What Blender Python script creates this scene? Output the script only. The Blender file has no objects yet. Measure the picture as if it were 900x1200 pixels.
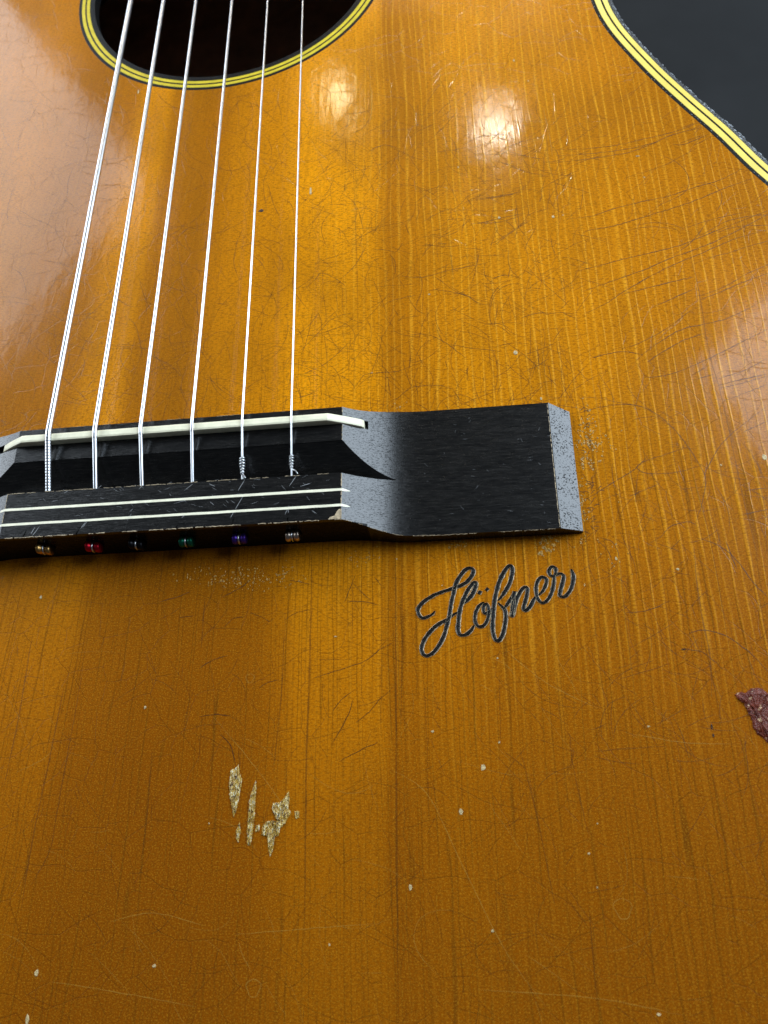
import bpy, bmesh, math, random
import numpy as np
from mathutils import Vector, Matrix, noise
from mathutils.geometry import tessellate_polygon

SC = bpy.context.scene
COL = SC.collection
MM = 0.001

# ------------------------------------------------------------------ camera
CAM = np.array([63.307, -79.270, 147.313])
PITCH, YAW, ROLL = 0.41294, 0.29399, -0.32896
def _rx(a): return np.array([[1, 0, 0], [0, math.cos(a), -math.sin(a)], [0, math.sin(a), math.cos(a)]])
def _rz(a): return np.array([[math.cos(a), -math.sin(a), 0], [math.sin(a), math.cos(a), 0], [0, 0, 1]])
R = _rz(YAW) @ _rx(PITCH) @ _rz(ROLL)
def at(px, py, z=0.0):
    """point of the plane at height z (mm) seen at a photograph pixel"""
    d = R @ np.array([(px - 450) / 900.0, -(py - 600) / 900.0, -1.0])
    t = (z - CAM[2]) / d[2]
    p = CAM + t * d
    return (float(p[0]), float(p[1]))

cd = bpy.data.cameras.new('camera')
cam = bpy.data.objects.new('camera', cd)
COL.objects.link(cam)
m4 = Matrix([[*R[0], CAM[0] * MM], [*R[1], CAM[1] * MM], [*R[2], CAM[2] * MM], [0, 0, 0, 1]])
cam.matrix_world = m4
cd.sensor_fit = 'VERTICAL'
cd.sensor_height = 36
cd.lens = 27
cd.clip_start = 0.005
cd.clip_end = 50
cd.dof.use_dof = True
cd.dof.focus_distance = 0.166
cd.dof.aperture_fstop = 26
SC.camera = cam

# ------------------------------------------------------------------ world and lamps
w = bpy.data.worlds.new('World')
SC.world = w
w.use_nodes = True
w.node_tree.nodes['Background'].inputs[0].default_value = (0.75, 0.85, 1.0, 1)
w.node_tree.nodes['Background'].inputs[1].default_value = 0.04

def area(name, direction, dist, sx, sy, power, color, target=(20, 0, 0)):
    d = Vector(direction).normalized()
    ld = bpy.data.lights.new(name, 'AREA')
    ld.shape = 'RECTANGLE'
    ld.size, ld.size_y = sx, sy
    ld.energy = power
    ld.color = color
    o = bpy.data.objects.new(name, ld)
    COL.objects.link(o)
    t = Vector(target) * MM
    o.location = t + d * dist
    o.rotation_euler = d.to_track_quat('Z', 'Y').to_euler()
    return o

area('window_light_left', (-0.76, 0.48, 0.37), 0.80, 0.78, 0.50, 6.6, (0.80, 0.90, 1.0))
area('window_light_right', (0.70, 0.36, 0.48), 0.80, 0.50, 0.70, 8.8, (0.74, 0.87, 1.0))
area('added_key_light', (0.10, 1.0, 0.46), 0.95, 0.40, 0.10, 0.8, (1.0, 0.92, 0.80))  # unseen lamp, added so the bridge casts a soft shadow towards the tail
area('lamp_bulb_right', (11.1, 167.1, 147.3), 0.75, 0.036, 0.010, 0.22, (1.0, 0.94, 0.80), target=(74.4, 88.5, 0))
area('lamp_bulb_left', (-30.5, 184.8, 147.3), 0.75, 0.026, 0.026, 0.085, (1.0, 0.90, 0.55), target=(33.2, 107, 0))

vs = SC.view_settings
vs.view_transform = 'Standard'
vs.look = 'None'
vs.gamma = 1
vs.exposure = 0.36
SC.render.engine = 'CYCLES'

# ------------------------------------------------------------------ node helpers
class NT:
    def __init__(s, name):
        s.m = bpy.data.materials.new(name)
        s.m.use_nodes = True
        s.t = s.m.node_tree
        s.t.nodes.clear()
        s.flat = False
        s.out = s.t.nodes.new('ShaderNodeOutputMaterial')
        tc = s.t.nodes.new('ShaderNodeTexCoord')
        vm = s.t.nodes.new('ShaderNodeVectorMath'); vm.operation = 'SCALE'
        s.t.links.new(tc.outputs['Object'], vm.inputs[0]); vm.inputs['Scale'].default_value = 1000
        s.P = vm.outputs[0]                       # position in millimetres
        sx = s.t.nodes.new('ShaderNodeSeparateXYZ'); s.t.links.new(s.P, sx.inputs[0])
        s.x, s.y, s.z = sx.outputs
    def _in(s, sock, v):
        if v is None: return
        if isinstance(v, bpy.types.NodeSocket): s.t.links.new(v, sock)
        else: sock.default_value = v
    def math(s, op, a, b=None, c=None, clamp=False):
        n = s.t.nodes.new('ShaderNodeMath'); n.operation = op; n.use_clamp = clamp
        for i, v in enumerate((a, b, c)): s._in(n.inputs[i], v)
        return n.outputs[0]
    def add(s, a, b): return s.math('ADD', a, b)
    def sub(s, a, b): return s.math('SUBTRACT', a, b)
    def mul(s, a, b): return s.math('MULTIPLY', a, b)
    def xyz(s, a, b, c=0.0):
        n = s.t.nodes.new('ShaderNodeCombineXYZ')
        for i, v in enumerate((a, b, c)): s._in(n.inputs[i], v)
        return n.outputs[0]
    def scaled(s, kx, ky, kz=1.0, x=None):
        return s.xyz(s.mul(x if x is not None else s.x, kx), s.mul(s.y, ky), s.mul(s.z, kz))
    def noise(s, vec, scale=1.0, detail=2.0, rough=0.5, dist=0.0):
        n = s.t.nodes.new('ShaderNodeTexNoise')
        if s.flat: n.noise_dimensions = '2D'
        s._in(n.inputs['Vector'], vec)
        n.inputs['Scale'].default_value = scale
        n.inputs['Detail'].default_value = detail
        n.inputs['Roughness'].default_value = rough
        n.inputs['Distortion'].default_value = dist
        return n.outputs['Fac']
    def noisec(s, vec, scale=1.0, detail=2.0):
        n = s.t.nodes.new('ShaderNodeTexNoise')
        s._in(n.inputs['Vector'], vec); n.inputs['Scale'].default_value = scale; n.inputs['Detail'].default_value = detail
        return n.outputs['Color']
    def voro_edge(s, vec, scale):
        n = s.t.nodes.new('ShaderNodeTexVoronoi'); n.feature = 'DISTANCE_TO_EDGE'
        if s.flat: n.voronoi_dimensions = '2D'
        s._in(n.inputs['Vector'], vec); n.inputs['Scale'].default_value = scale
        return n.outputs['Distance']
    def vadd(s, a, b):
        n = s.t.nodes.new('ShaderNodeVectorMath'); n.operation = 'ADD'
        s._in(n.inputs[0], a); s._in(n.inputs[1], b); return n.outputs[0]
    def vscale(s, a, k):
        n = s.t.nodes.new('ShaderNodeVectorMath'); n.operation = 'SCALE'
        s._in(n.inputs[0], a); s._in(n.inputs['Scale'], k); return n.outputs[0]
    def rng(s, v, a, b, c=0.0, d=1.0, smooth=False):
        n = s.t.nodes.new('ShaderNodeMapRange'); n.clamp = True
        if smooth: n.interpolation_type = 'SMOOTHSTEP'
        s._in(n.inputs[0], v)
        for i, k in enumerate((a, b, c, d)): s._in(n.inputs[i + 1], k)
        return n.outputs[0]
    def ramp(s, v, stops, interp='LINEAR'):
        n = s.t.nodes.new('ShaderNodeValToRGB'); r = n.color_ramp; r.interpolation = interp
        while len(r.elements) > 1: r.elements.remove(r.elements[0])
        r.elements[0].position = stops[0][0]; r.elements[0].color = _c(stops[0][1])
        for p, c in stops[1:]:
            e = r.elements.new(p); e.color = _c(c)
        s._in(n.inputs[0], v); return n.outputs[0]
    def mix(s, f, a, b, mode='MIX'):
        n = s.t.nodes.new('ShaderNodeMix'); n.data_type = 'RGBA'; n.blend_type = mode
        s._in(n.inputs[0], f); s._in(n.inputs[6], _c(a) if isinstance(a, tuple) else a)
        s._in(n.inputs[7], _c(b) if isinstance(b, tuple) else b); return n.outputs[2]
    def bump(s, h, strength=1.0, dist=0.0001, normal=None):
        n = s.t.nodes.new('ShaderNodeBump'); s._in(n.inputs['Height'], h)
        n.inputs['Strength'].default_value = strength; n.inputs['Distance'].default_value = dist
        if normal is not None: s.t.links.new(normal, n.inputs['Normal'])
        return n.outputs[0]
    def bsdf(s, **k):
        n = s.t.nodes.new('ShaderNodeBsdfPrincipled')
        for key, v in k.items():
            s._in(n.inputs[key.replace('_', ' ')], _c(v) if isinstance(v, tuple) else v)
        s.t.links.new(n.outputs[0], s.out.inputs[0]); return n
def _c(c): return (c[0], c[1], c[2], 1.0) if len(c) == 3 else c

MAT = {}
# ---- amber varnished spruce
def mat_spruce():
    n = NT('amber_varnished_spruce'); n.flat = True
    warp = n.noise(n.scaled(0.03, 0.012), 1, 2)
    # the grain drifts outwards a little towards the tail on the bass side
    drift = n.mul(n.math('MAXIMUM', n.mul(n.sub(20.0, n.x), 0.02), 0.0), n.mul(n.sub(0.0, n.y), 0.055))
    xg = n.add(n.add(n.x, n.mul(n.sub(warp, 0.5), 3.2)), drift)
    wig = n.noise(n.xyz(n.mul(xg, 0.35), n.mul(n.y, 0.03), 3.0), 1, 3)
    xw = n.add(xg, n.mul(n.sub(wig, 0.5), 1.6))
    # broad boards and flame
    S = lambda x: (x + 140.0) / 300.0
    D, Mi, L = (0.275, 0.078, 0.0008), (0.50, 0.165, 0.0014), (0.82, 0.300, 0.0022)
    def mixc(a, b, t): return tuple(a[i] * (1 - t) + b[i] * t for i in range(3))
    xb = n.rng(n.add(xg, n.mul(n.sub(n.noise(n.scaled(.12, .01), 1, 3), .5), 4)), -140, 160)
    up = [(-140, Mi), (-62, Mi), (-47, mixc(D, Mi, .5)), (-33, mixc(D, Mi, .8)), (-28, mixc(Mi, L, .55)), (-20, mixc(Mi, L, .7)),
          (-16, mixc(D, Mi, .8)), (-3, mixc(D, Mi, .6)), (4, mixc(Mi, L, .2)), (19, mixc(Mi, L, .45)), (24, L), (38, L),
          (44.5, mixc(Mi, L, .6)), (46, mixc(D, Mi, .8)), (52, Mi), (64, mixc(Mi, L, .55)), (76, mixc(Mi, L, .45)), (92, mixc(Mi, L, .3)), (110, Mi), (150, mixc(D, Mi, .7))]
    lo = [(-140, Mi), (-60, Mi), (-40, mixc(Mi, L, .35)), (-19.5, mixc(Mi, L, .35)), (-16, mixc(D, Mi, .45)), (-4, D), (9, D), (19, mixc(D, Mi, .25)), (24.5, mixc(Mi, L, .25)), (27, mixc(Mi, L, .95)), (35, L),
          (44.6, mixc(Mi, L, .8)), (45.3, mixc(D, Mi, .75)), (50, Mi), (57, mixc(Mi, L, .3)), (66, Mi), (80, mixc(D, Mi, .7)), (110, mixc(D, Mi, .6)), (150, D)]
    base = n.mix(n.rng(n.y, -45, 15, 0, 1, True), n.ramp(xb, [(S(a), b) for a, b in lo]), n.ramp(xb, [(S(a), b) for a, b in up]))
    # soft cloudy patches in the stain
    cl = n.noise(n.scaled(0.032, 0.018), 1, 4, 0.6)
    base = n.mix(n.rng(cl, 0.38, 0.66, 0.0, 0.50), base, (0.30, 0.100, 0.002))
    # the stain is deeper towards the lower bout edge
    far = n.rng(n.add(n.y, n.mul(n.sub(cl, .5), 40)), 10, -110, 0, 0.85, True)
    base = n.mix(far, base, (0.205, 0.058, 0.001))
    # the lower bout is stained a redder amber
    base = n.mix(n.rng(n.y, 0, -70, 0, 0.5, True), base, n.mix(1.0, base, (1.06, 0.88, 0.8), 'MULTIPLY'))
    # pale raised growth ridges, wide on the treble side
    ph = n.mul(n.add(xw, n.mul(n.noise(n.xyz(n.mul(xg, .11), 0.0, 0.0), 1, 2), 3.5)), 2 * math.pi / 1.95)
    sn = n.math('SINE', ph)
    ridge = n.math('POWER', n.rng(sn, -0.1, 1.0), 4.5)
    amp_n = n.noise(n.xyz(n.mul(xg, 0.6), n.mul(n.y, 0.05), 8.0), 1, 3, .6)
    amp = n.rng(amp_n, 0.30, 0.62, .25, 1)
    right = n.rng(n.x, 18, 60, 0.10, 1.0, True)
    fadey = n.rng(n.y, -75, -20, 0.12, 1.0, True)
    rr = n.mul(n.mul(ridge, amp), n.mul(right, fadey))
    base = n.mix(n.mul(rr, 0.46), base, (0.95, 0.44, 0.025))
    # fine dark late-wood lines
    ph2 = n.mul(n.add(xw, n.mul(n.noise(n.xyz(n.mul(xg, .2), 5.0, 0.0), 1, 2), 5)), 2 * math.pi / 1.02)
    ln = n.math('POWER', n.rng(n.math('SINE', ph2), 0.1, 1.0), 3.0)
    amp2 = n.rng(n.noise(n.xyz(n.mul(xg, 0.9), n.mul(n.y, 0.03), 18.0), 1, 3, .6), 0.36, 0.64)
    low = n.rng(n.y, 40, -30, 0.25, 1.0, True)
    lines = n.mul(n.mul(ln, amp2), low)
    base = n.mix(n.mul(lines, 0.70), base, (0.115, 0.036, 0.002))
    # short cross-grain ticks and speckle of the spruce under the lacquer
    tick = n.noise(n.scaled(1.0, 2.9), 1, 3, 0.75)
    base = n.mix(n.rng(tick, 0.46, 0.66, 0, 0.60), base, (0.17, 0.050, 0.002))
    spk = n.noise(n.scaled(3.4, 4.4), 1, 2, 0.7)
    base = n.mix(n.rng(spk, 0.52, 0.72, 0, 0.22), base, (0.95, 0.50, 0.03))
    # craquelure
    wv = n.vadd(n.P, n.vscale(n.noisec(n.P, 0.05, 2), 9.0))
    ce = n.voro_edge(wv, 0.085)
    wv2 = n.vadd(n.P, n.vscale(n.noisec(n.P, 0.09, 2), 5.0))
    ce2 = n.voro_edge(wv2, 0.16)
    brk = n.noise(n.P, 0.07, 3)
    c1 = n.mul(n.rng(ce, 0.0, 0.010, 1, 0), n.rng(brk, 0.42, 0.52))
    brk2 = n.noise(n.scaled(.05, .05, 1.0), 1.7, 3)
    c2 = n.mul(n.rng(ce2, 0.0, 0.016, 1, 0), n.rng(brk2, 0.44, 0.54))
    crz = n.math('MAXIMUM', c1, c2)
    base = n.mix(n.mul(crz, 0.44), base, (0.085, 0.028, 0.003))
    # relief
    hb = n.add(n.mul(rr, 1.1), n.mul(tick, 0.45))
    hb = n.sub(n.add(hb, n.mul(spk, 0.25)), n.mul(crz, 0.5))
    orange = n.noise(n.scaled(0.22, 0.12), 1, 2)
    nb = n.bump(hb, 0.55, 0.00010)
    hc = n.add(n.add(n.mul(rr, 0.14), n.mul(spk, 0.10)), n.sub(n.mul(orange, 1.6), n.mul(crz, 0.35)))
    nc = n.bump(hc, 0.6, 0.00004)
    ro = n.rng(n.noise(n.scaled(0.05, 0.05), 1, 4), 0.35, 0.7, 0.07, 0.14)
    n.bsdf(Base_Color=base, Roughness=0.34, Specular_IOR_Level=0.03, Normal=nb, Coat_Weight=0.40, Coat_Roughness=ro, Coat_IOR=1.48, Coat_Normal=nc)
    return n.m
MAT['spruce'] = mat_spruce()

# ---- ebonised bridge
def mat_ebony():
    n = NT('black_stained_wood')
    st = n.noise(n.scaled(0.35, 3.2, 3.2), 1, 4, 0.65)
    pore = n.noise(n.scaled(0.55, 5.5, 4.0), 1, 2, 0.6)
    pend = n.noise(n.scaled(2.4, 2.9, 2.4), 1, 2, 0.6)
    ise = n.math('GREATER_THAN', n.x, 80.3)
    pm = n.math('MAXIMUM', n.mul(n.mul(n.rng(pend, 0.38, 0.44, 1, 0), n.rng(n.noise(n.P, 0.35, 2), 0.35, 0.6, 0.35, 1.0)), ise), n.mul(n.rng(pore, 0.34, 0.46, 0.55, 0), n.sub(1.0, ise)))
    base = n.mix(n.rng(st, 0.35, 0.7), (0.004, 0.004, 0.004), (0.013, 0.012, 0.011))
    dust = n.rng(n.noise(n.P, 1.6, 3, 0.7), 0.70, 0.78, 0, 0.5)
    base = n.mix(dust, base, (0.10, 0.09, 0.08))
    fr = n.math('LESS_THAN', n.y, -22.42)
    fr = n.mul(fr, n.math('LESS_THAN', n.x, 42.0))
    sp = n.mul(n.rng(pm, 0, 1, 0.50, 0.02), n.rng(fr, 0, 1, 1.0, 0.15))
    h = n.sub(n.mul(st, 0.6), n.mul(pm, 1.0))
    h = n.add(h, n.mul(n.noise(n.P, 2.2, 2), 0.35))
    nb = n.bump(h, 0.5, 0.00003)
    ro = n.rng(st, 0.3, 0.7, 0.20, 0.29)
    n.bsdf(Base_Color=base, Roughness=ro, Specular_IOR_Level=sp, Normal=nb)
    return n.m
MAT['ebony'] = mat_ebony()

def simple(name, c, rough=0.5, spec=0.5, metal=0.0, coat=0.0, var=0.15, scale=1.0, bumps=0.3, bdist=0.00005, c2=None):
    n = NT(name)
    f = n.noise(n.P, scale, 3, 0.6)
    cc = n.mix(n.rng(f, 0.3, 0.7), tuple(v * (1 - var) for v in c) if c2 is None else c2, tuple(min(1, v * (1 + var)) for v in c))
    nb = n.bump(n.noise(n.P, scale * 2.5, 3, 0.6), bumps, bdist)
    n.bsdf(Base_Color=cc, Roughness=rough, Specular_IOR_Level=spec, Metallic=metal, Coat_Weight=coat, Coat_Roughness=0.15, Normal=nb)
    return n.m
MAT['bone'] = simple('bone_saddle', (0.86, 0.82, 0.60), 0.38, 0.5, scale=0.5, var=0.10)
MAT['inlay'] = simple('cream_inlay', (0.88, 0.84, 0.64), 0.42, 0.5, scale=0.6, var=0.12)
MAT['cream'] = simple('yellowed_celluloid', (0.90, 0.70, 0.13), 0.34, 0.5, scale=0.25, var=0.08, coat=0.6)
MAT['rosette'] = simple('yellow_rosette_celluloid', (0.66, 0.50, 0.025), 0.5, 0.2, scale=0.4, var=0.14, coat=0.0)
MAT['black_line'] = simple('black_celluloid', (0.007, 0.007, 0.007), 0.45, 0.12, scale=0.8, bumps=0.6, bdist=0.0001)
MAT['edge'] = simple('worn_black_edge_binding', (0.035, 0.036, 0.038), 0.36, 0.6, scale=0.9, bumps=1.0, bdist=0.00035, c2=(0.012, 0.012, 0.012))
MAT['edge_fleck'] = simple('chipped_silvery_edge', (0.34, 0.37, 0.40), 0.3, 0.6, scale=1.5, var=0.4, bumps=1.0, bdist=0.0002)
MAT['steel'] = simple('polished_string_steel', (0.70, 0.71, 0.73), 0.28, 0.5, metal=1.0, var=0.04, bumps=0.0)
MAT['winding'] = simple('silver_string_winding', (0.62, 0.63, 0.65), 0.30, 0.5, metal=1.0, var=0.05, bumps=0.0)
MAT['side'] = simple('dark_maple_side', (0.12, 0.05, 0.02), 0.35, 0.5, coat=0.5, scale=0.05, var=0.3)
MAT['inside'] = simple('raw_inner_wood', (0.72, 0.56, 0.42), 0.8, 0.2, scale=0.05, var=0.25)
MAT['nickel'] = simple('dark_nickel', (0.25, 0.25, 0.25), 0.3, 0.5, metal=1.0)
MAT['wear'] = simple('bare_wood_wear', (0.42, 0.33, 0.21), 0.6, 0.4, scale=1.6, var=0.5, bumps=0.8, bdist=0.0001)

def mat_crack(name, c, alpha, rough=0.4):
    n = NT(name)
    b = n.t.nodes.new('ShaderNodeBsdfPrincipled')
    b.inputs['Base Color'].default_value = _c(c); b.inputs['Roughness'].default_value = rough
    tr = n.t.nodes.new('ShaderNodeBsdfTransparent')
    mx = n.t.nodes.new('ShaderNodeMixShader')
    f = n.rng(n.noise(n.P, 0.25, 3), 0.30, 0.50, alpha * 0.72, alpha)
    n.t.links.new(f, mx.inputs[0]); n.t.links.new(tr.outputs[0], mx.inputs[1]); n.t.links.new(b.outputs[0], mx.inputs[2])
    n.t.links.new(mx.outputs[0], n.out.inputs[0])
    return n.m
MAT['crack'] = mat_crack('dark_varnish_crack', (0.045, 0.014, 0.002), 0.95)
MAT['soft_crack'] = mat_crack('stained_grain_split', (0.11, 0.036, 0.002), 0.30)
MAT['hair_crack'] = mat_crack('faint_varnish_crack', (0.065, 0.022, 0.002), 0.66)
MAT['scratch'] = mat_crack('pale_varnish_scratch', (0.60, 0.34, 0.05), 0.5)
MAT['blade_scratch'] = mat_crack('pale_scratch_in_black', (0.36, 0.37, 0.38), 0.8)

def mat_chip():
    n = NT('splintered_bare_spruce')
    f = n.noise(n.scaled(3.2, 0.9), 1, 3, 0.7)
    g = n.noise(n.scaled(2.6, 1.1, 1.0), 1.3, 3, 0.7)
    c = n.mix(n.rng(f, 0.36, 0.50), (0.30, 0.13, 0.006), (0.55, 0.36, 0.07))
    c = n.mix(n.rng(f, 0.55, 0.62), c, (0.80, 0.74, 0.50))
    c = n.mix(n.rng(g, 0.54, 0.60), c, (0.10, 0.045, 0.012))
    n.bsdf(Base_Color=c, Roughness=0.22, Specular_IOR_Level=0.5, Normal=n.bump(n.add(f, g), 1.0, 0.0004))
    return n.m
MAT['chip'] = mat_chip()
MAT['pale_chip'] = simple('pale_lacquer_chip', (0.52, 0.40, 0.20), 0.45, 0.4, scale=2.0, var=0.3, bumps=0.8, bdist=0.0001)
MAT['residue'] = simple('clear_glue_residue', (0.50, 0.27, 0.05), 0.2, 0.6, scale=2.0, var=0.4, bumps=1.0, bdist=0.0003)

def mat_red():
    n = NT('red_brown_filler')
    f = n.noise(n.P, 0.9, 4, 0.65)
    c = n.mix(n.rng(f, 0.3, 0.7), (0.060, 0.010, 0.005), (0.19, 0.038, 0.018))
    c = n.mix(n.rng(n.noise(n.P, 0.75, 3, 0.7), 0.60, 0.64), c, (0.62, 0.42, 0.25))
    gy = n.mul(n.rng(n.noise(n.P, 0.6, 3), 0.45, 0.6), n.rng(n.y, -38, -33))
    c = n.mix(gy, c, (0.16, 0.12, 0.13))
    n.bsdf(Base_Color=c, Roughness=0.35, Specular_IOR_Level=0.3, Normal=n.bump(f, 1.0, 0.0005))
    return n.m
MAT['red'] = mat_red()
MAT['groove'] = simple('blackened_engraving', (0.010, 0.009, 0.008), 0.28, 0.14, scale=1.4, var=0.5, bumps=0.6, bdist=0.0001)
MAT['groove_rim'] = simple('chipped_engraving_rim', (0.85, 0.72, 0.48), 0.3, 0.4, scale=1.3, bumps=0.8, bdist=0.0001, c2=(0.06, 0.05, 0.04))
MAT['dark_pit'] = simple('dark_varnish_pit', (0.05, 0.022, 0.010), 0.3, 0.3, scale=1.5, bumps=1.0, bdist=0.0002)
MAT['groove_mid'] = simple('grey_engraving_floor', (0.10, 0.088, 0.072), 0.3, 0.35, scale=1.2, var=0.5, bumps=0.8, bdist=0.0001, c2=(0.03, 0.028, 0.025))
MAT['table'] = simple('dark_slate_cloth', (0.016, 0.017, 0.018), 0.9, 0.2, scale=0.02, var=0.15, bumps=0.0)

# ------------------------------------------------------------------ mesh helpers
def link(name, verts, faces, mat, parent=None, smooth=False, mats=None, midx=None):
    me = bpy.data.meshes.new(name)
    me.from_pydata([(v[0] * MM, v[1] * MM, v[2] * MM) for v in verts], [], faces)
    me.update()
    if mats:
        for k in mats: me.materials.append(MAT[k])
        for p, i in zip(me.polygons, midx): p.material_index = i
    else:
        me.materials.append(MAT[mat])
    if smooth:
        for p in me.polygons: p.use_smooth = True
    o = bpy.data.objects.new(name, me)
    COL.objects.link(o)
    if parent: o.parent = parent
    return o

class MB:
    def __init__(s): s.v = []; s.f = []; s.i = []
    def grid(s, rows, closed_u=False, closed_v=False, mi=0):
        b = len(s.v); n = len(rows[0]); r = len(rows)
        for row in rows: s.v += list(row)
        for i in range(r - (0 if closed_v else 1)):
            for j in range(n - (0 if closed_u else 1)):
                a = b + i * n + j; c = b + i * n + (j + 1) % n
                i2 = (i + 1) % r
                d = b + i2 * n + (j + 1) % n; e = b + i2 * n + j
                s.f.append((a, c, d, e)); s.i.append(mi(j) if callable(mi) else mi)
    def cap(s, ring):
        b = len(s.v); s.v += list(ring); s.f.append(tuple(range(b, b + len(ring)))); s.i.append(0)
    def tube(s, pts, rad, sides=8, caps=True):
        pts = [Vector(p) for p in pts]
        rows = []; up = Vector((0.0, 0.0, 1.0))
        for k, p in enumerate(pts):
            t = (pts[min(k + 1, len(pts) - 1)] - pts[max(k - 1, 0)]).normalized()
            if abs(t.dot(up)) > 0.95: up = Vector((1, 0, 0))
            a = t.cross(up).normalized(); c = a.cross(t).normalized()
            r = rad[k] if isinstance(rad, (list, tuple)) else rad
            rows.append([p + a * (math.cos(q) * r) + c * (math.sin(q) * r) for q in [2 * math.pi * j / sides for j in range(sides)]])
        s.grid(rows, closed_u=True)
        if caps: s.cap(rows[0][::-1]); s.cap(rows[-1])
    def build(s, name, mat, parent=None, smooth=False, mats=None):
        return link(name, s.v, s.f, mat, parent, smooth, mats, s.i if mats else None)

def catmull(P, n=8, closed=False):
    P = [Vector(p) for p in P]; out = []
    N = len(P); seg = N if closed else N - 1
    for i in range(seg):
        g = (lambda k: P[k % N]) if closed else (lambda k: P[max(0, min(N - 1, k))])
        p0, p1, p2, p3 = g(i - 1), g(i), g(i + 1), g(i + 2)
        for k in range(n):
            t = k / n
            out.append(0.5 * ((2 * p1) + (p2 - p0) * t + (2 * p0 - 5 * p1 + 4 * p2 - p3) * t * t + (3 * p1 - p0 - 3 * p2 + p3) * t ** 3))
    if not closed: out.append(P[-1].copy())
    return out

def ribbon(mb, pts, width, z=0.03, taper=True, mi=0):
    """thin strip lying on the lacquer; pts in mm"""
    rows = []; N = len(pts)
    for k, p in enumerate(pts):
        a = pts[max(k - 1, 0)]; b = pts[min(k + 1, N - 1)]
        t = Vector((b[0] - a[0], b[1] - a[1]))
        if t.length < 1e-6: continue
        t.normalize(); nx, ny = -t.y, t.x
        u = k / (N - 1); wd = width
        if taper: wd *= min(1, 0.25 + 3.2 * min(u, 1 - u))
        wd *= 0.75 + 0.5 * noise.noise(Vector((p[0] * .6, p[1] * .6, width * 9)))
        rows.append([(p[0] - nx * wd / 2, p[1] - ny * wd / 2, z), (p[0] + nx * wd / 2, p[1] + ny * wd / 2, z)])
    if len(rows) > 1: mb.grid(rows, mi=mi)

# ------------------------------------------------------------------ setting
TABLE_Z = -112
me_v = [(-3000, -3000, TABLE_Z), (3000, -3000, TABLE_Z), (3000, 3000, TABLE_Z), (-3000, 3000, TABLE_Z)]
tb = link('table_surface', me_v, [(0, 1, 2, 3)], 'table')
tb['kind'] = 'structure'; tb['label'] = 'dark slate grey surface behind and under the guitar'

# ------------------------------------------------------------------ the guitar
G = bpy.data.objects.new('acoustic_guitar', None)
COL.objects.link(G)
G.empty_display_size = 0.05
G['label'] = 'old amber acoustic guitar with black bridge, six strings and crazed varnish'
G['category'] = 'guitar'

# outline of the soundboard, inner edge of the binding (treble half), tail to neck
crop = [(50, 0), (75, 60), (130, 150), (220, 250), (300, 340), (380, 410), (470, 500), (560, 580), (640, 650), (760, 760), (890, 885)]
tr = [at(680 + a / 4.09, b / 4.09) for a, b in crop][::-1]
half = [(0, -212), (45, -208), (95, -186), (135, -146), (163, -95), (172, -40), (166, 5), (152, 36)] + tr[::2] + \
       [(103.2, 146), (105, 168), (112, 195), (122, 225), (128, 258), (124, 292), (105, 325), (72, 347), (30, 352), (0, 352)]
half = [(p[0], p[1], 0) for p in half]
hc = catmull(half, 10)
CX = 0.0
outline = [Vector((p.x, p.y, 0)) for p in hc] + [Vector((2 * CX - p.x, p.y, 0)) for p in hc[-2:0:-1]]
NO = len(outline)
def onormal(i):
    a = outline[i - 1]; b = outline[(i + 1) % NO]; t = (b - a).normalized(); return Vector((t.y, -t.x, 0))
ON = [onormal(i) for i in range(NO)]
for _ in range(2): ON = [(ON[i - 1] + ON[i] * 2 + ON[(i + 1) % NO]).normalized() for i in range(NO)]
def off(d, z): return [(outline[i].x + ON[i].x * d, outline[i].y + ON[i].y * d, z) for i in range(NO)]

HC = (-1.2, 163.8)
def circ(r, z, n=120, c=HC): return [(c[0] + r * math.cos(2 * math.pi * k / n), c[1] + r * math.sin(2 * math.pi * k / n), z) for k in range(n)]
# soundboard with its hole
hole = circ(48.7, 0)
tri = tessellate_polygon([[Vector(v) for v in off(0, 0)], [Vector(v) for v in hole]])
vv = off(0, 0) + hole
tv = []
for t in tri:
    a, b, c = [Vector(vv[i]) for i in t]
    tv.append(tuple(t) if (b - a).cross(c - a).z > 0 else tuple(t[::-1]))
n0 = len(vv)
vv2 = vv + [(x, y, -2.8) for x, y, z in vv]
fcs = tv + [tuple(i + n0 for i in t[::-1]) for t in tv]
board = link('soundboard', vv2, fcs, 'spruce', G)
board['label'] = 'amber spruce top with crazed glossy varnish'

# rosette rings round the hole
def ring(name, r0, r1, z, mat, parent, c=HC, depth=0.6):
    mb = MB()
    prof = [(r0, z - depth), (r0, z - .03), (r0 + .05, z), (r1 - .05, z), (r1, z - .03), (r1, z - depth)]
    rows = [circ(r, zz, 144, c) for r, zz in prof]
    mb.grid(rows, closed_u=True)
    return mb.build(name, mat, parent)
ring('rosette_ring', 47.75, 48.72, .030, 'black_line', board)['label'] = 'thin black outer ring of the rosette'
ring('rosette_ring', 46.72, 47.75, .040, 'rosette', board)['label'] = 'outer yellow ring of the rosette'
ring('rosette_ring', 46.22, 46.72, .028, 'black_line', board)['label'] = 'hairline black ring between the yellow rings'
ring('rosette_ring', 45.2, 46.22, .040, 'rosette', board)['label'] = 'inner yellow ring of the rosette'
ring('rosette_ring', 43.6, 45.2, .020, 'black_line', board, depth=2.9)['label'] = 'wide black inner ring at the soundhole edge'

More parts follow.
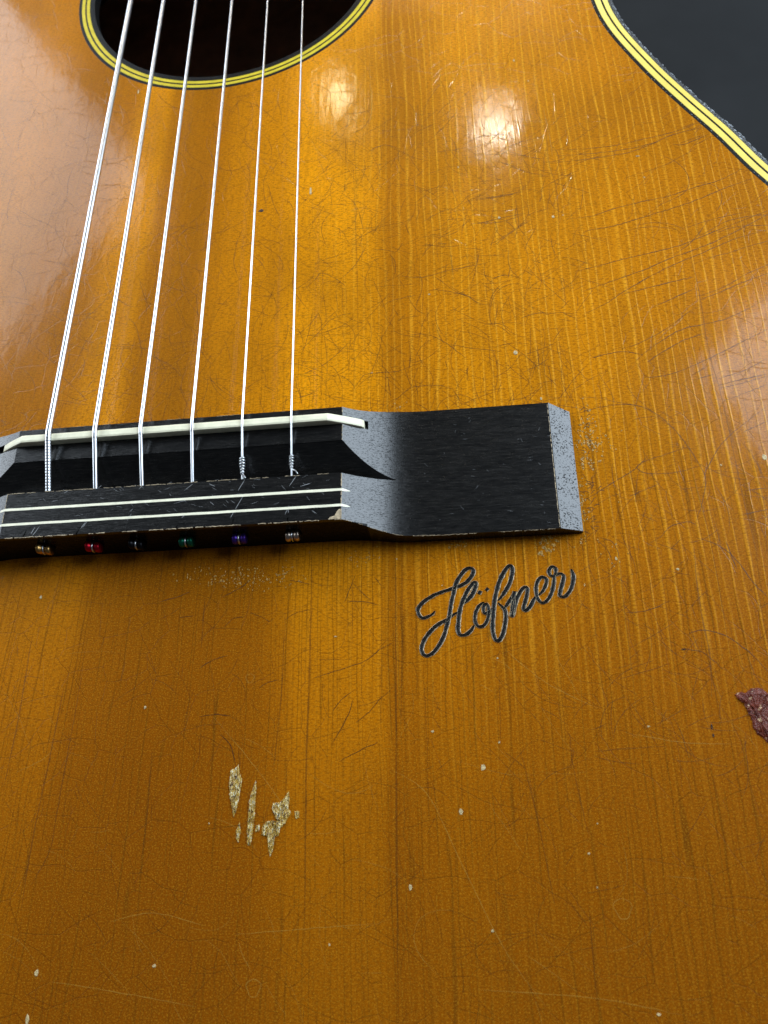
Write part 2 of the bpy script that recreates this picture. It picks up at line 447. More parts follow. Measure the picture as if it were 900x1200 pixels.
# purfling and edge binding following the outline
def strip(name, d0, d1, z, mat, label, wob=0.0, parent=G):
    mb = MB()
    rows = []
    for d, zz in [(d0, z - 1.2), (d0 + .01, z - .02), (d0 + .06, z), (d1 - .06, z), (d1 - .01, z - .02), (d1, z - 1.2)]:
        r = []
        for i in range(NO):
            q = noise.noise(Vector((outline[i].x * .9, outline[i].y * .9, d))) * wob
            r.append((outline[i].x + ON[i].x * (d + q), outline[i].y + ON[i].y * (d + q), zz))
        rows.append(r)
    mb.grid(rows, closed_u=True)
    o = mb.build(name, mat, parent); o['label'] = label; return o
strip('purfling_strip', 0.0, 0.95, .02, 'black_line', 'black purfling line beside the amber top')
strip('purfling_strip', 0.95, 2.45, .05, 'cream', 'wider inner cream purfling strip')
strip('purfling_strip', 2.45, 2.95, .02, 'black_line', 'thin black line between the cream strips')
strip('purfling_strip', 2.95, 4.2, .05, 'cream', 'outer cream purfling strip')
mb = MB()
prof = [(4.2, -1.2), (4.2, 0.0), (4.35, .03), (4.9, -.04), (5.35, -.25), (5.75, -.7), (5.95, -1.4), (6.0, -6.5), (5.7, -6.8)]
rows = []
for d, zz in prof:
    r = []
    for i in range(NO):
        k = noise.noise(Vector((outline[i].x * .7, outline[i].y * .7, 3.1))) * (.14 if d > 4.4 else 0.02)
        r.append((outline[i].x + ON[i].x * (d + k), outline[i].y + ON[i].y * (d + k), zz))
    rows.append(r)
mb.grid(rows, closed_u=True)
mb.build('edge_binding', 'edge', G, smooth=True)['label'] = 'chipped black edge binding'
mb = MB(); mb.grid([off(5.6, -6.7), off(5.6, -100)], closed_u=True)
mb.grid([off(3.6, -100), off(3.6, -2.8)], closed_u=True)
mb.build('body_side', 'side', G, smooth=True)
tri = tessellate_polygon([[Vector(v) for v in off(5.6, 0)]])
ob = off(6.0, -100)
mb = MB(); b0 = len(ob)
mb.v = ob + [(x, y, -103) for x, y, z in ob]
mb.f = [tuple(t) for t in tri] + [tuple(i + b0 for i in t) for t in tri]
mb.f += [(i, (i + 1) % b0, (i + 1) % b0 + b0, i + b0) for i in range(b0)]; mb.i = [0] * len(mb.f)
mb.build('body_back', 'inside', G)

mb = MB(); random.seed(3)
for i in range(NO):
    if not (outline[i].x > 95 and 30 < outline[i].y < 160): continue
    a, b = outline[i], outline[(i + 1) % NO]; L = (b - a).length
    for _ in range(int(L * 2.6)):
        t = random.random(); d = random.choice([random.gauss(5.1, .35), random.gauss(5.1, .35), random.uniform(.1, 1.0)])
        p = a.lerp(b, t) + ON[i] * d; z0 = .02 if d < 4.9 else -.04 - (d - 4.9) ** 2 * .8
        tg = (b - a).normalized(); l = random.uniform(.1, .9) * (.4 if d < 2 else 1); ww = random.uniform(.06, .24) * (.5 if d < 2 else 1)
        q = [p - tg * l + ON[i] * ww * .3, p + ON[i] * ww, p + tg * l, p - ON[i] * ww]
        k0 = len(mb.v); mb.v += [(v.x, v.y, z0) for v in q] + [(p.x, p.y, z0 + random.uniform(.05, .16))]
        for j in range(4): mb.f.append((k0 + j, k0 + (j + 1) % 4, k0 + 4)); mb.i.append(0)
o = mb.build('edge_chips', 'edge_fleck', G); o['kind'] = 'stuff'; o['label'] = 'silvery chips along the worn edge binding'

# neck and fingerboard, beyond the top of the frame
def box(mb, x0, x1, y0, y1, z0, z1, tx=0.0):
    b = len(mb.v)
    mb.v += [(x0, y0, z0), (x1, y0, z0), (x1 - tx, y1, z0), (x0 + tx, y1, z0), (x0, y0, z1), (x1, y0, z1), (x1 - tx, y1, z1), (x0 + tx, y1, z1)]
    for f in [(0, 3, 2, 1), (4, 5, 6, 7), (0, 1, 5, 4), (1, 2, 6, 5), (2, 3, 7, 6), (3, 0, 4, 7)]:
        mb.f.append(tuple(i + b for i in f)); mb.i.append(0)
mb = MB(); box(mb, -28, 28, 214, 650, 0.4, 7.0, 4); mb.build('fingerboard', 'ebony', G)
mb = MB(); box(mb, -27, 27, 352, 650, -20, 0.35, 4); mb.build('neck', 'side', G)
mb = MB(); box(mb, -23, 23, 650, 655, 0.4, 12.0); mb.build('nut', 'bone', G)

# ------------------------------------------------------------------ bridge
BX = 1.1; HR = 36.1; ZC = 9.2; ZW = 3.3
def S(x):
    a = abs(x - BX) - HR
    if a <= 0: return ZC
    if x < BX: return ZW + (ZC - ZW) * (1 - min(1, a / 18.0)) ** 1.45
    t = min(1, a / 18.0)
    z = ZW + (ZC - ZW) * (1 - t) ** 2.35
    return z
def stations():
    xs = [-HR * k / 6 for k in range(-6, 7)]
    sc = [HR + 18 * k / 48 for k in range(1, 49)]
    return sorted(set([round(-s, 3) for s in sc] + [round(x, 3) for x in xs] + [round(s, 3) for s in sc]))
def bridge_mesh():
    rows = []
    xs = stations()
    ends = [(-83.5, .9), (-83.1, 1.15), (-79, ZW)]
    st = [(BX + e[0], e[1], True) for e in ends] + [(BX + x, None, False) for x in xs] + [(BX - e[0], e[1], True) for e in ends[::-1]]
    for x, z, end in st:
        a = abs(x - BX)
        zz = S(x) if z is None else z
        u = min(1, max(0, (a - HR) / 13.0)); u = u * u * (3 - 2 * u)
        yb = 3.1 + 0.9 * u
        yf = -22.3 - 2.2 * u
        if a > 83: yb -= 1.3
        elif a > 78.5: yb -= .1
        yfb = -23.5 - 1.1 * u
        rows.append([(x, yb + .15, -.2), (x, yb, zz), (x, yb - 9, zz), (x, yb - 18, zz), (x, yf, zz), (x, min(yf - .1, yfb), -.2)])
    mb = MB()
    mb.grid(rows, closed_u=True)
    mb.cap(rows[0]); mb.cap(rows[-1][::-1])
    return mb
bmb = bridge_mesh()
bridge = bmb.build('bridge', 'ebony', G)
bridge['label'] = 'black wooden bridge with scooped wings and raised centre'
bm = bmesh.new(); bm.from_mesh(bridge.data); bmesh.ops.remove_doubles(bm, verts=bm.verts, dist=1e-7); bmesh.ops.recalc_face_normals(bm, faces=bm.faces); bm.to_mesh(bridge.data); bm.free()

sx_ = [-26.6, -16.1, -5.9, 5.4, 16.3, 26.8]      # saddle crossing
hx_ = [-26.4, -15.8, -5.5, 5.5, 16.2, 26.6]      # at the tie block
bx_ = [-26.9, -16.1, -6.6, 4.1, 15.4, 26.5]      # ball ends
cut = MB()
def prism(mb, poly, x0, x1):
    b = len(mb.v); n = len(poly)
    mb.v += [(x0, y, z) for y, z in poly] + [(x1, y, z) for y, z in poly]
    mb.f.append(tuple(range(b, b + n))); mb.f.append(tuple(range(b + n, b + 2 * n))[::-1])
    for i in range(n): mb.f.append((b + i, b + n + i, b + n + (i + 1) % n, b + (i + 1) % n))
    mb.i += [0] * (n + 2)
cutters = []
mb = MB(); prism(mb, [(-4.75, 14), (-4.75, 9.1), (-12.25, 4.0), (-12.15, 14)], -60, 62); cutters.append(mb)
mb = MB(); box(mb, BX - HR - 6.3, BX + HR + 5.0, -.95, .95, 4.9, 15); cutters.append(mb)
for i in range(6):
    mb = MB(); ring_ = [(bx_[i] + 1.75 * math.cos(a), -30, 4.6 + 1.75 * math.sin(a)) for a in [2 * math.pi * k / 20 for k in range(20)]]
    rr2 = [(x, -21.0, z) for x, y, z in ring_]
    mb.grid([ring_, rr2], closed_u=True); mb.cap(ring_[::-1]); mb.cap(rr2); cutters.append(mb)
    # small string notch worn in the back edge of the tie block, slit under it
    mb = MB(); box(mb, hx_[i] - .55, hx_[i] + .55, -13.3, -11.5, 7.4, 8.55); cutters.append(mb)
for s_, (dx0, dy0, dx1, dy1) in zip(hx_, [(-3.6, -22.8, -2.6, -20.2), (-2.6, -22.8, -1.4, -20.4), (-2.0, -22.8, -1.3, -21.4), (-2.6, -22.8, -1.7, -21.2), (-1.3, -23, -.9, -20.4), (-.3, -23, -.1, -20.2)]):
    mb = MB()
    p0 = Vector((s_ + dx0, dy0, 0)); p1 = Vector((s_ + dx1, dy1, 0)); t = (p1 - p0).normalized(); nn = Vector((-t.y, t.x, 0))
    ra = [p0 - nn * .45 + Vector((0, 0, 9.9)), p0 + Vector((0, 0, 8.3)), p0 + nn * .45 + Vector((0, 0, 9.9))]
    rb = [p1 - nn * .15 + Vector((0, 0, 9.9)), p1 + Vector((0, 0, 9.1)), p1 + nn * .15 + Vector((0, 0, 9.9))]
    mb.grid([ra, rb], closed_u=True); mb.cap(ra[::-1]); mb.cap(rb); cutters.append(mb)
tmp = []
for c in cutters:
    o = c.build('cutter', 'ebony')
    bm = bmesh.new(); bm.from_mesh(o.data); bmesh.ops.remove_doubles(bm, verts=bm.verts, dist=1e-7); bmesh.ops.recalc_face_normals(bm, faces=bm.faces); bm.to_mesh(o.data); bm.free()
    md = bridge.modifiers.new('cut', 'BOOLEAN'); md.operation = 'DIFFERENCE'; md.solver = 'EXACT'; md.object = o
    tmp.append(o)
bv = bridge.modifiers.new('soft', 'BEVEL'); bv.width = 0.00016; bv.segments = 2; bv.limit_method = 'ANGLE'; bv.angle_limit = math.radians(28); bv.use_clamp_overlap = True
bpy.context.view_layer.update()
dg = bpy.context.evaluated_depsgraph_get()
nm = bpy.data.meshes.new_from_object(bridge.evaluated_get(dg))
bridge.modifiers.clear(); bridge.data = nm; nm.name = 'bridge'
for o in tmp: bpy.data.objects.remove(o)

# saddle
mb = MB(); rows = []
kL, kR = -33.2, 34.4
for x in [-39.6] + list(np.linspace(-39.2, kL - .6, 7)) + [kL, kL + .8] + list(np.linspace(-30, 32, 32)) + [kR - .8, kR] + list(np.linspace(kR + .6, 41.0, 7)) + [41.4]:
    if x < kL: z = 11.0 - (kL - x) * 0.50 - (kL - x) ** 2 * 0.012
    elif x > kR: z = 11.0 - (x - kR) * 0.48 - (x - kR) ** 2 * 0.010
    else: z = 11.0 + .03 * noise.noise(Vector((x * .4, 0, 0)))
    e = .25 if x in (-39.6, 41.4) else 0
    yy = .04 * noise.noise(Vector((x * .3, 5, 0)))
    rows.append([(x, .88 + yy, 5.2), (x, .88 + yy, z - .22 - e), (x, .62 + yy, z - .03 - e), (x, -.45 + yy, z - e), (x, -.80 + yy, z - .10 - e), (x, -.9 + yy, z - .38 - e), (x, -.9 + yy, 5.2)])
mb.grid(rows, closed_u=True); mb.cap(rows[0]); mb.cap(rows[-1][::-1])
sad = mb.build('saddle', 'bone', bridge, smooth=False)
sad['label'] = 'long cream saddle bent down at both ends'

# two cream inlay lines across the tie block
for y0, x0, x1, wd in [(-15.9, -36.4, 38.9, .62), (-19.3, -36.2, 38.9, .60)]:
    mb = MB(); rows = []
    for x in list(np.linspace(x0, BX - HR, 5)) + list(np.linspace(-34, 36, 36)) + list(np.linspace(BX + HR, x1, 8)):
        z = S(x) + .05
        w2 = wd / 2 * (1 + .15 * noise.noise(Vector((x * .8, y0, 0))))
        if x > BX + HR: w2 *= max(.1, 1 - ((x - BX - HR) / (x1 - BX - HR)) ** 2 * .9)
        yy = y0 + .05 * noise.noise(Vector((x * .25, y0, 3)))
        rows.append([(x, yy + w2, z - .4), (x, yy + w2 - .03, z), (x, yy - w2 + .03, z), (x, yy - w2, z - .4)])
    mb.grid(rows, closed_u=False); mb.cap(rows[0]); mb.cap(rows[-1])
    mb.build('inlay_strip', 'inlay', bridge)['label'] = 'cream inlay line nearer the strings' if y0 > -17 else 'cream inlay line nearer the front edge'

# worn bare edges
random.seed(4)
mb = MB()
def worn(p, q, step=.5, r=.1, gap=.35, dens=1.0):
    p, q = Vector(p), Vector(q); L = (q - p).length; k = 0.0
    while k < L:
        ln = random.uniform(.6, 3.2)
        if noise.noise(Vector((p.x + k * .5, p.y, 2.2))) > gap - .5 and random.random() < dens:
            n_ = max(3, int(ln / .35))
            pts = []
            for j in range(n_ + 1):
                t = min(1, (k + ln * j / n_) / L); c = p.lerp(q, t)
                pts.append(c + Vector((random.uniform(-.05, .05), random.uniform(-.06, .06), random.uniform(-.05, .03))))
            mb.tube(pts, [r * random.uniform(.3, 1.1) for _ in pts], 5)
        k += ln + random.uniform(0, .6)
R0 = BX + HR; L0 = BX - HR
worn((L0, -22.35, ZC), (R0, -22.35, ZC), r=.13, gap=.25)
worn((L0, -12.2, ZC), (R0, -12.2, ZC), r=.09, gap=.35)
worn((R0, -12.4, ZC), (R0, -22.2, ZC), r=.12, gap=.0)
worn((R0, 3.0, ZC), (R0, 1.2, ZC), r=.10, gap=0)
worn((R0, -1.2, ZC), (R0, -4.6, ZC), r=.10, gap=0)
worn((L0, -12.4, ZC), (L0, -22.2, ZC), r=.09, gap=.1)
worn((L0, 3.1, ZC), (R0, 3.1, ZC), r=.05, gap=.6, dens=.6)
worn((79.9 + BX - 1.1, 3.6, ZW), (79.9 + BX - 1.1, -24.2, ZW), r=.10, gap=.1)
worn((50, -24.6, ZW), (79, -24.6, ZW), r=.05, gap=.3)
xs = np.linspace(R0, R0 + 18, 18)
for a, b in zip(xs[:-1], xs[1:]):
    def fy(x):
        u = min(1, max(0, (x - R0) / 13.0)); u = u * u * (3 - 2 * u); return -22.3 - 2.2 * u
    worn((a, fy(a), S(a)), (b, fy(b), S(b)), r=.06, gap=0, dens=.9)
mb.build('worn_edge', 'wear', bridge)['label'] = 'pale bare wood showing along the rubbed edges'
# bare corner chip at the front right corner of the tie block
mb = MB()
cc = [(R0 - 2.6, -22.25), (R0 - 2.2, -21.75), (R0 - 1.3, -21.5), (R0 - .9, -20.7), (R0 - .35, -20.1), (R0 - .05, -20.4), (R0 - .05, -22.2)]
mb.v = [(x, y, ZC + .035) for x, y in cc] + [(x, y, ZC - .2) for x, y in cc]
mb.f = [tuple(range(7))] + [(i, (i + 1) % 7, (i + 1) % 7 + 7, i + 7) for i in range(7)]; mb.i = [0] * 8
mb.build('worn_corner', 'wear', bridge)['label'] = 'bare tan chip on the front corner of the tie block'
# knife scratches in the black
mb = MB()
def scr(px0, py0, px1, py1, z=ZC, wd=.12, bend=0.0):
    a = at(px0, py0, z); b = at(px1, py1, z); pts = []
    for k in range(9):
        t = k / 8; pts.append((a[0] + (b[0] - a[0]) * t + bend * math.sin(math.pi * t), a[1] + (b[1] - a[1]) * t))
    ribbon(mb, pts, wd, z + .03)
for s in [(38, 628, 47, 616), (36, 626, 41, 618), (94, 620, 101, 611), (97, 618, 103, 610), (149, 610, 154, 602), (152, 600, 156, 596), (213, 607, 218, 602), (216, 575, 226, 567), (204, 590, 230, 583), (270, 607, 275, 598), (275, 598, 287, 578), (279, 575, 287, 562), (334, 603, 339, 592), (339, 570, 347, 558), (338, 601, 338, 596), (245, 567, 252, 570), (246, 588, 251, 592), (75, 578, 80, 575), (115, 572, 119, 569), (163, 573, 168, 568), (365, 598, 371, 602), (352, 570, 365, 566)]:
    scr(*s)
for _ in range(70):
    x = random.uniform(10, 395); y = 575 + random.uniform(-2, 38) - (x / 400) * 20
    l = random.uniform(2, 9); a = random.uniform(-.9, .5)
    scr(x, y, x + l * math.cos(a), y - l * math.sin(a), wd=.045)
for _ in range(40):
    x = random.uniform(480, 650); y = random.uniform(490, 615); l = random.uniform(1, 7); a = random.choice([random.uniform(-.2, .2), random.uniform(-1.5, 1.5)])
    scr(x, y, x + l * math.cos(a), y - l * math.sin(a), z=ZW, wd=.035)
o = mb.build('scratch_marks', 'blade_scratch', bridge); o['kind'] = 'stuff'; o['label'] = 'pale scratches in the black wood'

# ------------------------------------------------------------------ strings
rad = [.66, .53, .43, .36, .25, .20]
balls = [('brass', (0.50, 0.30, 0.10), 1), ('red', (0.36, 0.006, 0.016), .25), ('black', (0.012, 0.012, 0.014), .3), ('green', (0.01, 0.12, 0.07), .3), ('purple', (0.06, 0.025, 0.24), .25), ('silver', (0.52, 0.42, 0.34), 1)]
names = ['thickest', 'second thickest', 'third', 'fourth', 'fifth', 'thinnest']
for i in range(6):
    r = rad[i]
    spt = MB()
    tx = (i - 2.5) * 7.4
    x0, xh = sx_[i], hx_[i]
    path = []
    wound = i < 4
    zs = 11.0 + r
    pitch = [.62, .52, .44, .40][i] if wound else 0
    def pt(y):
        if y >= 1.2:
            t = (y - 1.2) / 648.8; return Vector((x0 + (tx - x0) * t, y, zs + .02 + (12.6 - 11.0) * t))
        if y >= -1.2:
            t = (1.2 - y) / 2.4; return Vector((x0 + (xh - x0) * t * .1, y, zs + .02 - .42 * t * t))
        t = (-1.2 - y) / 11.6; q = Vector((x0 + (xh - x0) * (.1 + .9 * t), y, zs - .40 - (zs - .40 - 7.95) * t)); return q
    if wound:
        y = -12.8
        ys = []
        while y < 175: ys.append(y); y += pitch / 8
        ys += [180, 240, 320, 420, 520, 650]
        pts = [pt(v) for v in ys]
        sh0 = [1.0, .993, .977, .960, .953, .960, .977, .993]
        def rib(y): return max(0.0, min(1.0, (60 - y) / 55.0)) * (1.0 if i == 0 else 0.0)
        rr_ = [r * (1 - (1 - sh0[k % 8]) * rib(ys[k])) for k in range(len(ys))]
        spt.tube(pts, rr_, 12)
        st = spt.build('guitar_string', 'winding', G, smooth=True)
    else:
        ys = list(np.linspace(-12.8, -1.3, 6)) + list(np.linspace(-1.1, 1.2, 6)) + [3, 10, 40, 90, 150, 250, 400, 650]
        spt.tube([pt(v) for v in ys], r, 14)
        st = spt.build('guitar_string', 'steel', G, smooth=True)
        # twisted end of the plain string
        tw = MB(); c = []
        y0, y1, turns = (-7.4, -10.6, 5.5) if i == 4 else (-7.6, -10.4, 5.0)
        N = 90
        for k in range(N + 1):
            t = k / N; p = pt(y0 + (y1 - y0) * t); a = 2 * math.pi * turns * t
            rr3 = r * 1.8 * (1 + .25 * math.sin(5 * t))
            c.append(p + Vector((math.cos(a) * rr3, 0, math.sin(a) * rr3)))
        c += [c[-1] + Vector((.6, -.4, .1)), c[-1] + Vector((1.0, -1.0, -.1))]
        tw.tube(c, r * .75, 6)
        tw.build('twisted_end', 'steel', st, smooth=True)
    st['label'] = '%s string, %s' % (names[i], 'wound in silver wire' if wound else 'plain bright steel')
    # ball end
    nm_, colr, met = balls[i]
    if nm_ + '_ball' not in MAT: MAT[nm_ + '_ball'] = simple(nm_ + '_ball_end', colr, .34, .25, metal=1.0 if met == 1 else .8, var=.2, coat=.0)
    bb = MB()
    tilt = [-.5, -.35, -.5, 0, 0, .1][i]
    ca, sa = math.cos(tilt), math.sin(tilt)
    cxb, cyb, czb = bx_[i], -23.6, 4.9 + (0 if i else .2)
    R1 = 1.15; hw = 1.4
    pr = [(-hw, .4), (-hw, R1 * .9), (-hw + .2, R1), (-.55, R1), (-.35, R1 * .72), (.35, R1 * .72), (.55, R1), (hw - .2, R1), (hw, R1 * .9), (hw, .4)]
    rows = []
    for ax, rad_ in pr:
        row = []
        for k in range(20):
            a = 2 * math.pi * k / 20
            lx, ly, lz = ax, rad_ * math.cos(a), rad_ * math.sin(a)
            row.append((cxb + lx * ca - ly * 0, cyb + ly, czb + lz + lx * sa))
        rows.append(row)
    bb.grid(rows, closed_u=True); bb.cap(rows[0]); bb.cap(rows[-1])
    bo = bb.build('ball_end', nm_ + '_ball', st)
    for p in bo.data.polygons: p.use_smooth = True
    bo['label'] = nm_ + ' ball end in its hole'
    lp = MB(); ringp = []
    for k in range(21):
        a = 2 * math.pi * k / 20 * .8 - 1.2
        ringp.append((cxb, cyb - math.cos(a) * R1 * .92, czb + math.sin(a) * R1 * .92))
    lp.tube(ringp, .17, 6)
    lo = lp.build('string_loop', 'steel', st, smooth=True)

# ------------------------------------------------------------------ engraved signature
sig = MB()
C1 = lambda P: [at(485 + x / 9.0, 655 + y / 9.0) for x, y in P]
C2 = lambda P: [at(570 + x / 8.18, 650 + y / 8.18) for x, y in P]
strokes = [
 (C1([(222,552),(195,585),(150,608),(100,625),(65,605),(45,560),(50,515),(90,465),(150,420),(230,375),(310,345),(400,315),(480,288),(545,255),(590,210),(622,160),(625,115),(592,97),(545,115),(500,165),(465,220),(440,275),(425,340),(405,420),(388,510),(375,600),(355,680),(325,790),(290,870),(240,950),(190,1000),(140,1022),(100,1005),(82,960),(92,900),(125,830),(172,770),(230,712),(290,672),(345,645),(395,605),(430,580),(478,560)]), 1.0),
 (C1([(520,475),(560,440),(600,400),(632,345),(652,290),(655,252),(635,250),(598,290),(562,345),(525,425),(495,505),(478,590),(470,680),(466,745),(480,792),(512,808),(560,792),(605,752),(638,700)]), 1.0),
 (C1([(742,458),(700,482),(662,540),(645,610),(650,670),(682,712),(730,708),(770,660),(790,590),(790,520),(768,478),(742,495),(733,540),(750,575),(790,560),(830,520)]), .85),
 (C1([(686,372),(706,336)]), .8), (C1([(760,335),(786,308)]), .8),
 (C2([(115,440),(150,395),(182,350),(220,280),(243,205),(250,145),(235,108),(205,118),(168,170),(132,240),(106,320),(86,400),(72,500),(64,600),(60,700),(72,780),(97,825),(127,818),(155,770),(175,690),(186,600),(178,535),(150,500),(112,462)]), 1.0),
 (C2([(160,528),(190,490),(225,440),(262,385),(272,352),(262,400),(255,480),(243,585),(258,560),(272,490),(292,425),(330,350),(370,312),(394,330),(386,400),(368,465),(355,520),(378,535),(418,500),(455,430),(478,395)]), .95),
 (C2([(495,392),(540,350),(568,295),(576,240),(545,216),(510,228),(482,280),(477,350),(492,420),(528,460),(570,450),(610,400),(636,330),(648,250),(645,212),(612,200),(600,155),(628,116),(660,130),(664,172),(645,208)]), .9),
 (C2([(655,205),(690,185),(722,186),(740,215),(727,280),(708,350),(706,395),(750,402),(798,350),(826,280),(833,205),(812,138)]), .95)]
for P, wd in strokes:
    pts = catmull([(x, y, 0) for x, y in P], 8)
    rows = []
    N = len(pts)
    for k, p in enumerate(pts):
        t = (pts[min(k + 1, N - 1)] - pts[max(k - 1, 0)]).normalized(); nn = Vector((-t.y, t.x, 0))
        down = abs(t.dot(Vector((.35, .94, 0))))
        hw = wd * (.35 + .13 * down ** 2) * (1 + .18 * noise.noise(p * 1.3))
        if N > 12: hw *= min(1, .45 + 2.5 * min(k, N - 1 - k) / N * 3)
        j1 = .05 * noise.noise(p * 3.1); j2 = .05 * noise.noise(p * 3.1 + Vector((9, 9, 9)))
        zj = .015 * noise.noise(p * .15)
        rr = []
        for u, z in [(-1.0, .012), (-.80, .15), (-.66, .10), (-.42, .035), (-.14, .075), (.14, .075), (.42, .035), (.66, .10), (.80, .15), (1.0, .012)]:
            q = p + nn * (u * hw + (j1 if u < 0 else j2)); rr.append((q.x, q.y, z + zj * 0))
        rows.append(rr)
    zoff = .004 * (strokes.index((P, wd)) % 4)
    rows = [[(a, b, c + zoff) for a, b, c in r] for r in rows]
    sig.grid(rows, mi=lambda j: 1 if j in (0, 8) else 0)
so = sig.build('engraved_signature', 'groove', board, smooth=False, mats=['groove', 'groove_rim'])
so['label'] = 'black cursive maker signature with silvery edges'

# ------------------------------------------------------------------ varnish cracks
cr = MB(); sc_ = MB(); gs = MB(); hr = MB()
def trace(P, ox, oy, k, wd=.15, mb=None, j=.10):
    pts = [at(ox + x / k, oy + y / k) for x, y in P]
    pts = catmull([(a, b, 0) for a, b in pts], 10)
    pts = [(p.x + j * noise.noise(p * .8), p.y + j * 1.4 * noise.noise(p * .8 + Vector((7, 0, 0)))) for p in pts]
    ribbon(mb if mb is not None else cr, pts, wd)
A = [[(0,165),(120,160),(260,145),(370,120),(480,95),(610,50)], [(0,190),(150,180),(280,165),(400,140),(500,100),(625,70)], [(0,218),(100,208),(230,190),(330,170),(440,128)],
 [(490,140),(540,142),(600,120),(650,98)], [(50,455),(150,445),(260,410),(390,378),(480,360),(600,320),(700,290),(800,240)], [(110,530),(140,505),(250,485),(400,440),(500,410),(600,375),(720,325),(850,280)],
 [(80,680),(180,655),(290,625),(400,600),(520,570),(620,530),(720,490),(900,420)], [(110,765),(250,715),(380,670),(480,625),(600,582),(700,540),(800,490),(900,435)],
 [(120,860),(220,810),(280,770),(400,700),(500,650),(620,600),(760,540),(900,500)], [(280,775),(400,745),(500,720),(590,700)], [(410,830),(500,790),(590,750)], [(620,795),(720,755),(800,720),(900,685)],
 [(380,1020),(450,970),(540,920),(630,900),(740,870),(900,790)], [(390,1060),(450,1020),(540,970),(640,935)], [(380,1125),(470,1115),(560,1085),(660,1040),(780,980),(900,920)], [(150,1045),(220,1025),(300,1015),(370,1030)],
 [(590,1110),(650,1075)], [(600,1130),(670,1110)], [(690,1130),(800,1095),(900,1040)], [(680,1160),(800,1130),(900,1110)]]
for P in A: trace(P, 650, 130, 3.6)
B = [[(90,250),(170,230),(250,222),(320,235),(390,280),(450,345),(500,420),(530,480),(520,560),(495,640)], [(525,470),(545,430),(580,370),(640,310),(750,225)], [(465,375),(380,400),(310,425),(290,445),(330,465),(430,460),(510,438)],
 [(260,545),(310,525),(370,500)], [(370,690),(410,650),(470,635),(500,650)], [(500,690),(580,720),(640,770),(700,850),(750,900)], [(600,700),(640,800)], [(250,955),(330,945),(400,915)],
 [(590,210),(650,190),(750,150)], [(580,165),(650,150),(750,120)], [(660,320),(750,280)], [(470,1030),(520,1015),(600,1035),(680,1090),(750,1160)], [(445,1080),(520,1095),(590,1150)], [(670,525),(750,515)], [(660,610),(750,590)],
 [(150,690),(200,705),(225,760),(190,810)], [(330,400),(280,450),(200,500),(120,550)]]
for P in B: trace(P, 650, 400, 3.0, .12)
trace([(570,610),(600,720),(620,830),(640,960),(670,1090),(690,1150)], 650, 130, 3.6, .26, gs)
trace([(545,60),(575,150),(610,300),(635,420),(665,560),(690,660),(715,760)], 650, 400, 3, .24, gs)
trace([(490,720),(500,850),(520,980),(545,1100),(552,1250)], 650, 400, 3, .35, gs)
for P, wd in [([(463,640),(463.5,700),(464,800),(465,1000),(467,1210)], .45), ([(365.5,650),(364,740),(359,900),(357,1100)], .4), ([(333,735),(330,810),(320,905)], .3), ([(240,700),(236,760)], .3),
           ([(471,640),(471,740),(470,850)], .25), ([(447,640),(447,760),(446,860)], .2), ([(497,800),(500,860),(503,960)], .16), ([(585,790),(587,870)], .18), ([(413,640),(413,760)], .18),
           ([(75,805),(60,880),(38,985),(25,1065)], .35), ([(37,750),(22,840),(5,920)], .35), ([(98,780),(80,880),(60,990)], .3), ([(178,880),(172,960),(165,1010)], .25), ([(610,880),(630,960),(650,1060)], .3),
           ([(690,1060),(700,1180)], .25), ([(690,980),(672,900),(668,860)], .25), ([(640,150),(643,190),(652,220),(655,260)], .25), ([(432,60),(434,110),(430,160)], .2), ([(413,180),(418,300),(420,420)], .2)]:
    trace(P, 0, 0, 1, wd, gs)
# cracks crossing the two glare spots
for P in [[(670,350),(730,310),(800,285),(880,265)], [(590,315),(680,290),(750,270)], [(735,320),(800,340),(860,350)], [(690,355),(740,370),(800,395),(880,410)], [(620,490),(700,480),(790,465)], [(625,578),(700,560),(790,540)], [(690,650),(760,600),(820,560)],
          [(580,300),(640,270),(740,262)], [(480,325),(540,318),(600,305)], [(180,260),(220,245),(250,205)], [(160,190),(200,188),(250,180)], [(250,320),(300,300),(350,312)], [(845,500),(855,480),(850,470)]]:
    trace(P, 350, 70, 3, .13)
trace([(860,170),(880,260),(893,340)], 350, 70, 3, .14, sc_)
trace([(668,352),(735,312),(800,287),(880,267)], 350, 72, 3, .1, sc_)
trace([(255,90),(257,170),(248,230)], 350, 70, 3, .15, sc_)
# traced hair cracks between the hole and the bridge, 3x crop at (340,180)
D3 = [[(380,430),(460,435),(560,410),(640,395),(690,385)], [(500,480),(560,485),(620,500),(660,525),(720,535)], [(320,545),(350,520),(410,505),(440,500)], [(405,640),(470,635),(530,655),(580,690),(620,720)],
 [(40,490),(90,440),(110,420),(160,440),(200,470)], [(20,790),(60,770),(120,740),(170,700),(220,650)], [(30,700),(90,640),(150,580),(220,560)], [(230,820),(260,780),(320,770),(380,765),(440,740)], [(360,880),(400,840),(440,820),(520,815),(580,830)],
 [(660,245),(740,240),(820,215)], [(640,165),(720,155),(790,140),(830,110)], [(700,320),(770,280),(840,230)], [(820,770),(870,745),(910,720)], [(810,580),(850,565),(900,560)], [(560,670),(640,685),(740,695)],
 [(20,640),(70,600),(100,560)], [(130,180),(200,178)], [(180,440),(230,390),(270,320)], [(460,245),(510,215),(560,195)], [(520,315),(550,318)], [(280,340),(330,338),(370,350)], [(710,440),(740,430),(770,428)], [(20,860),(60,850),(100,830)]]
for P in D3: trace(P, 340, 180, 3, .12)
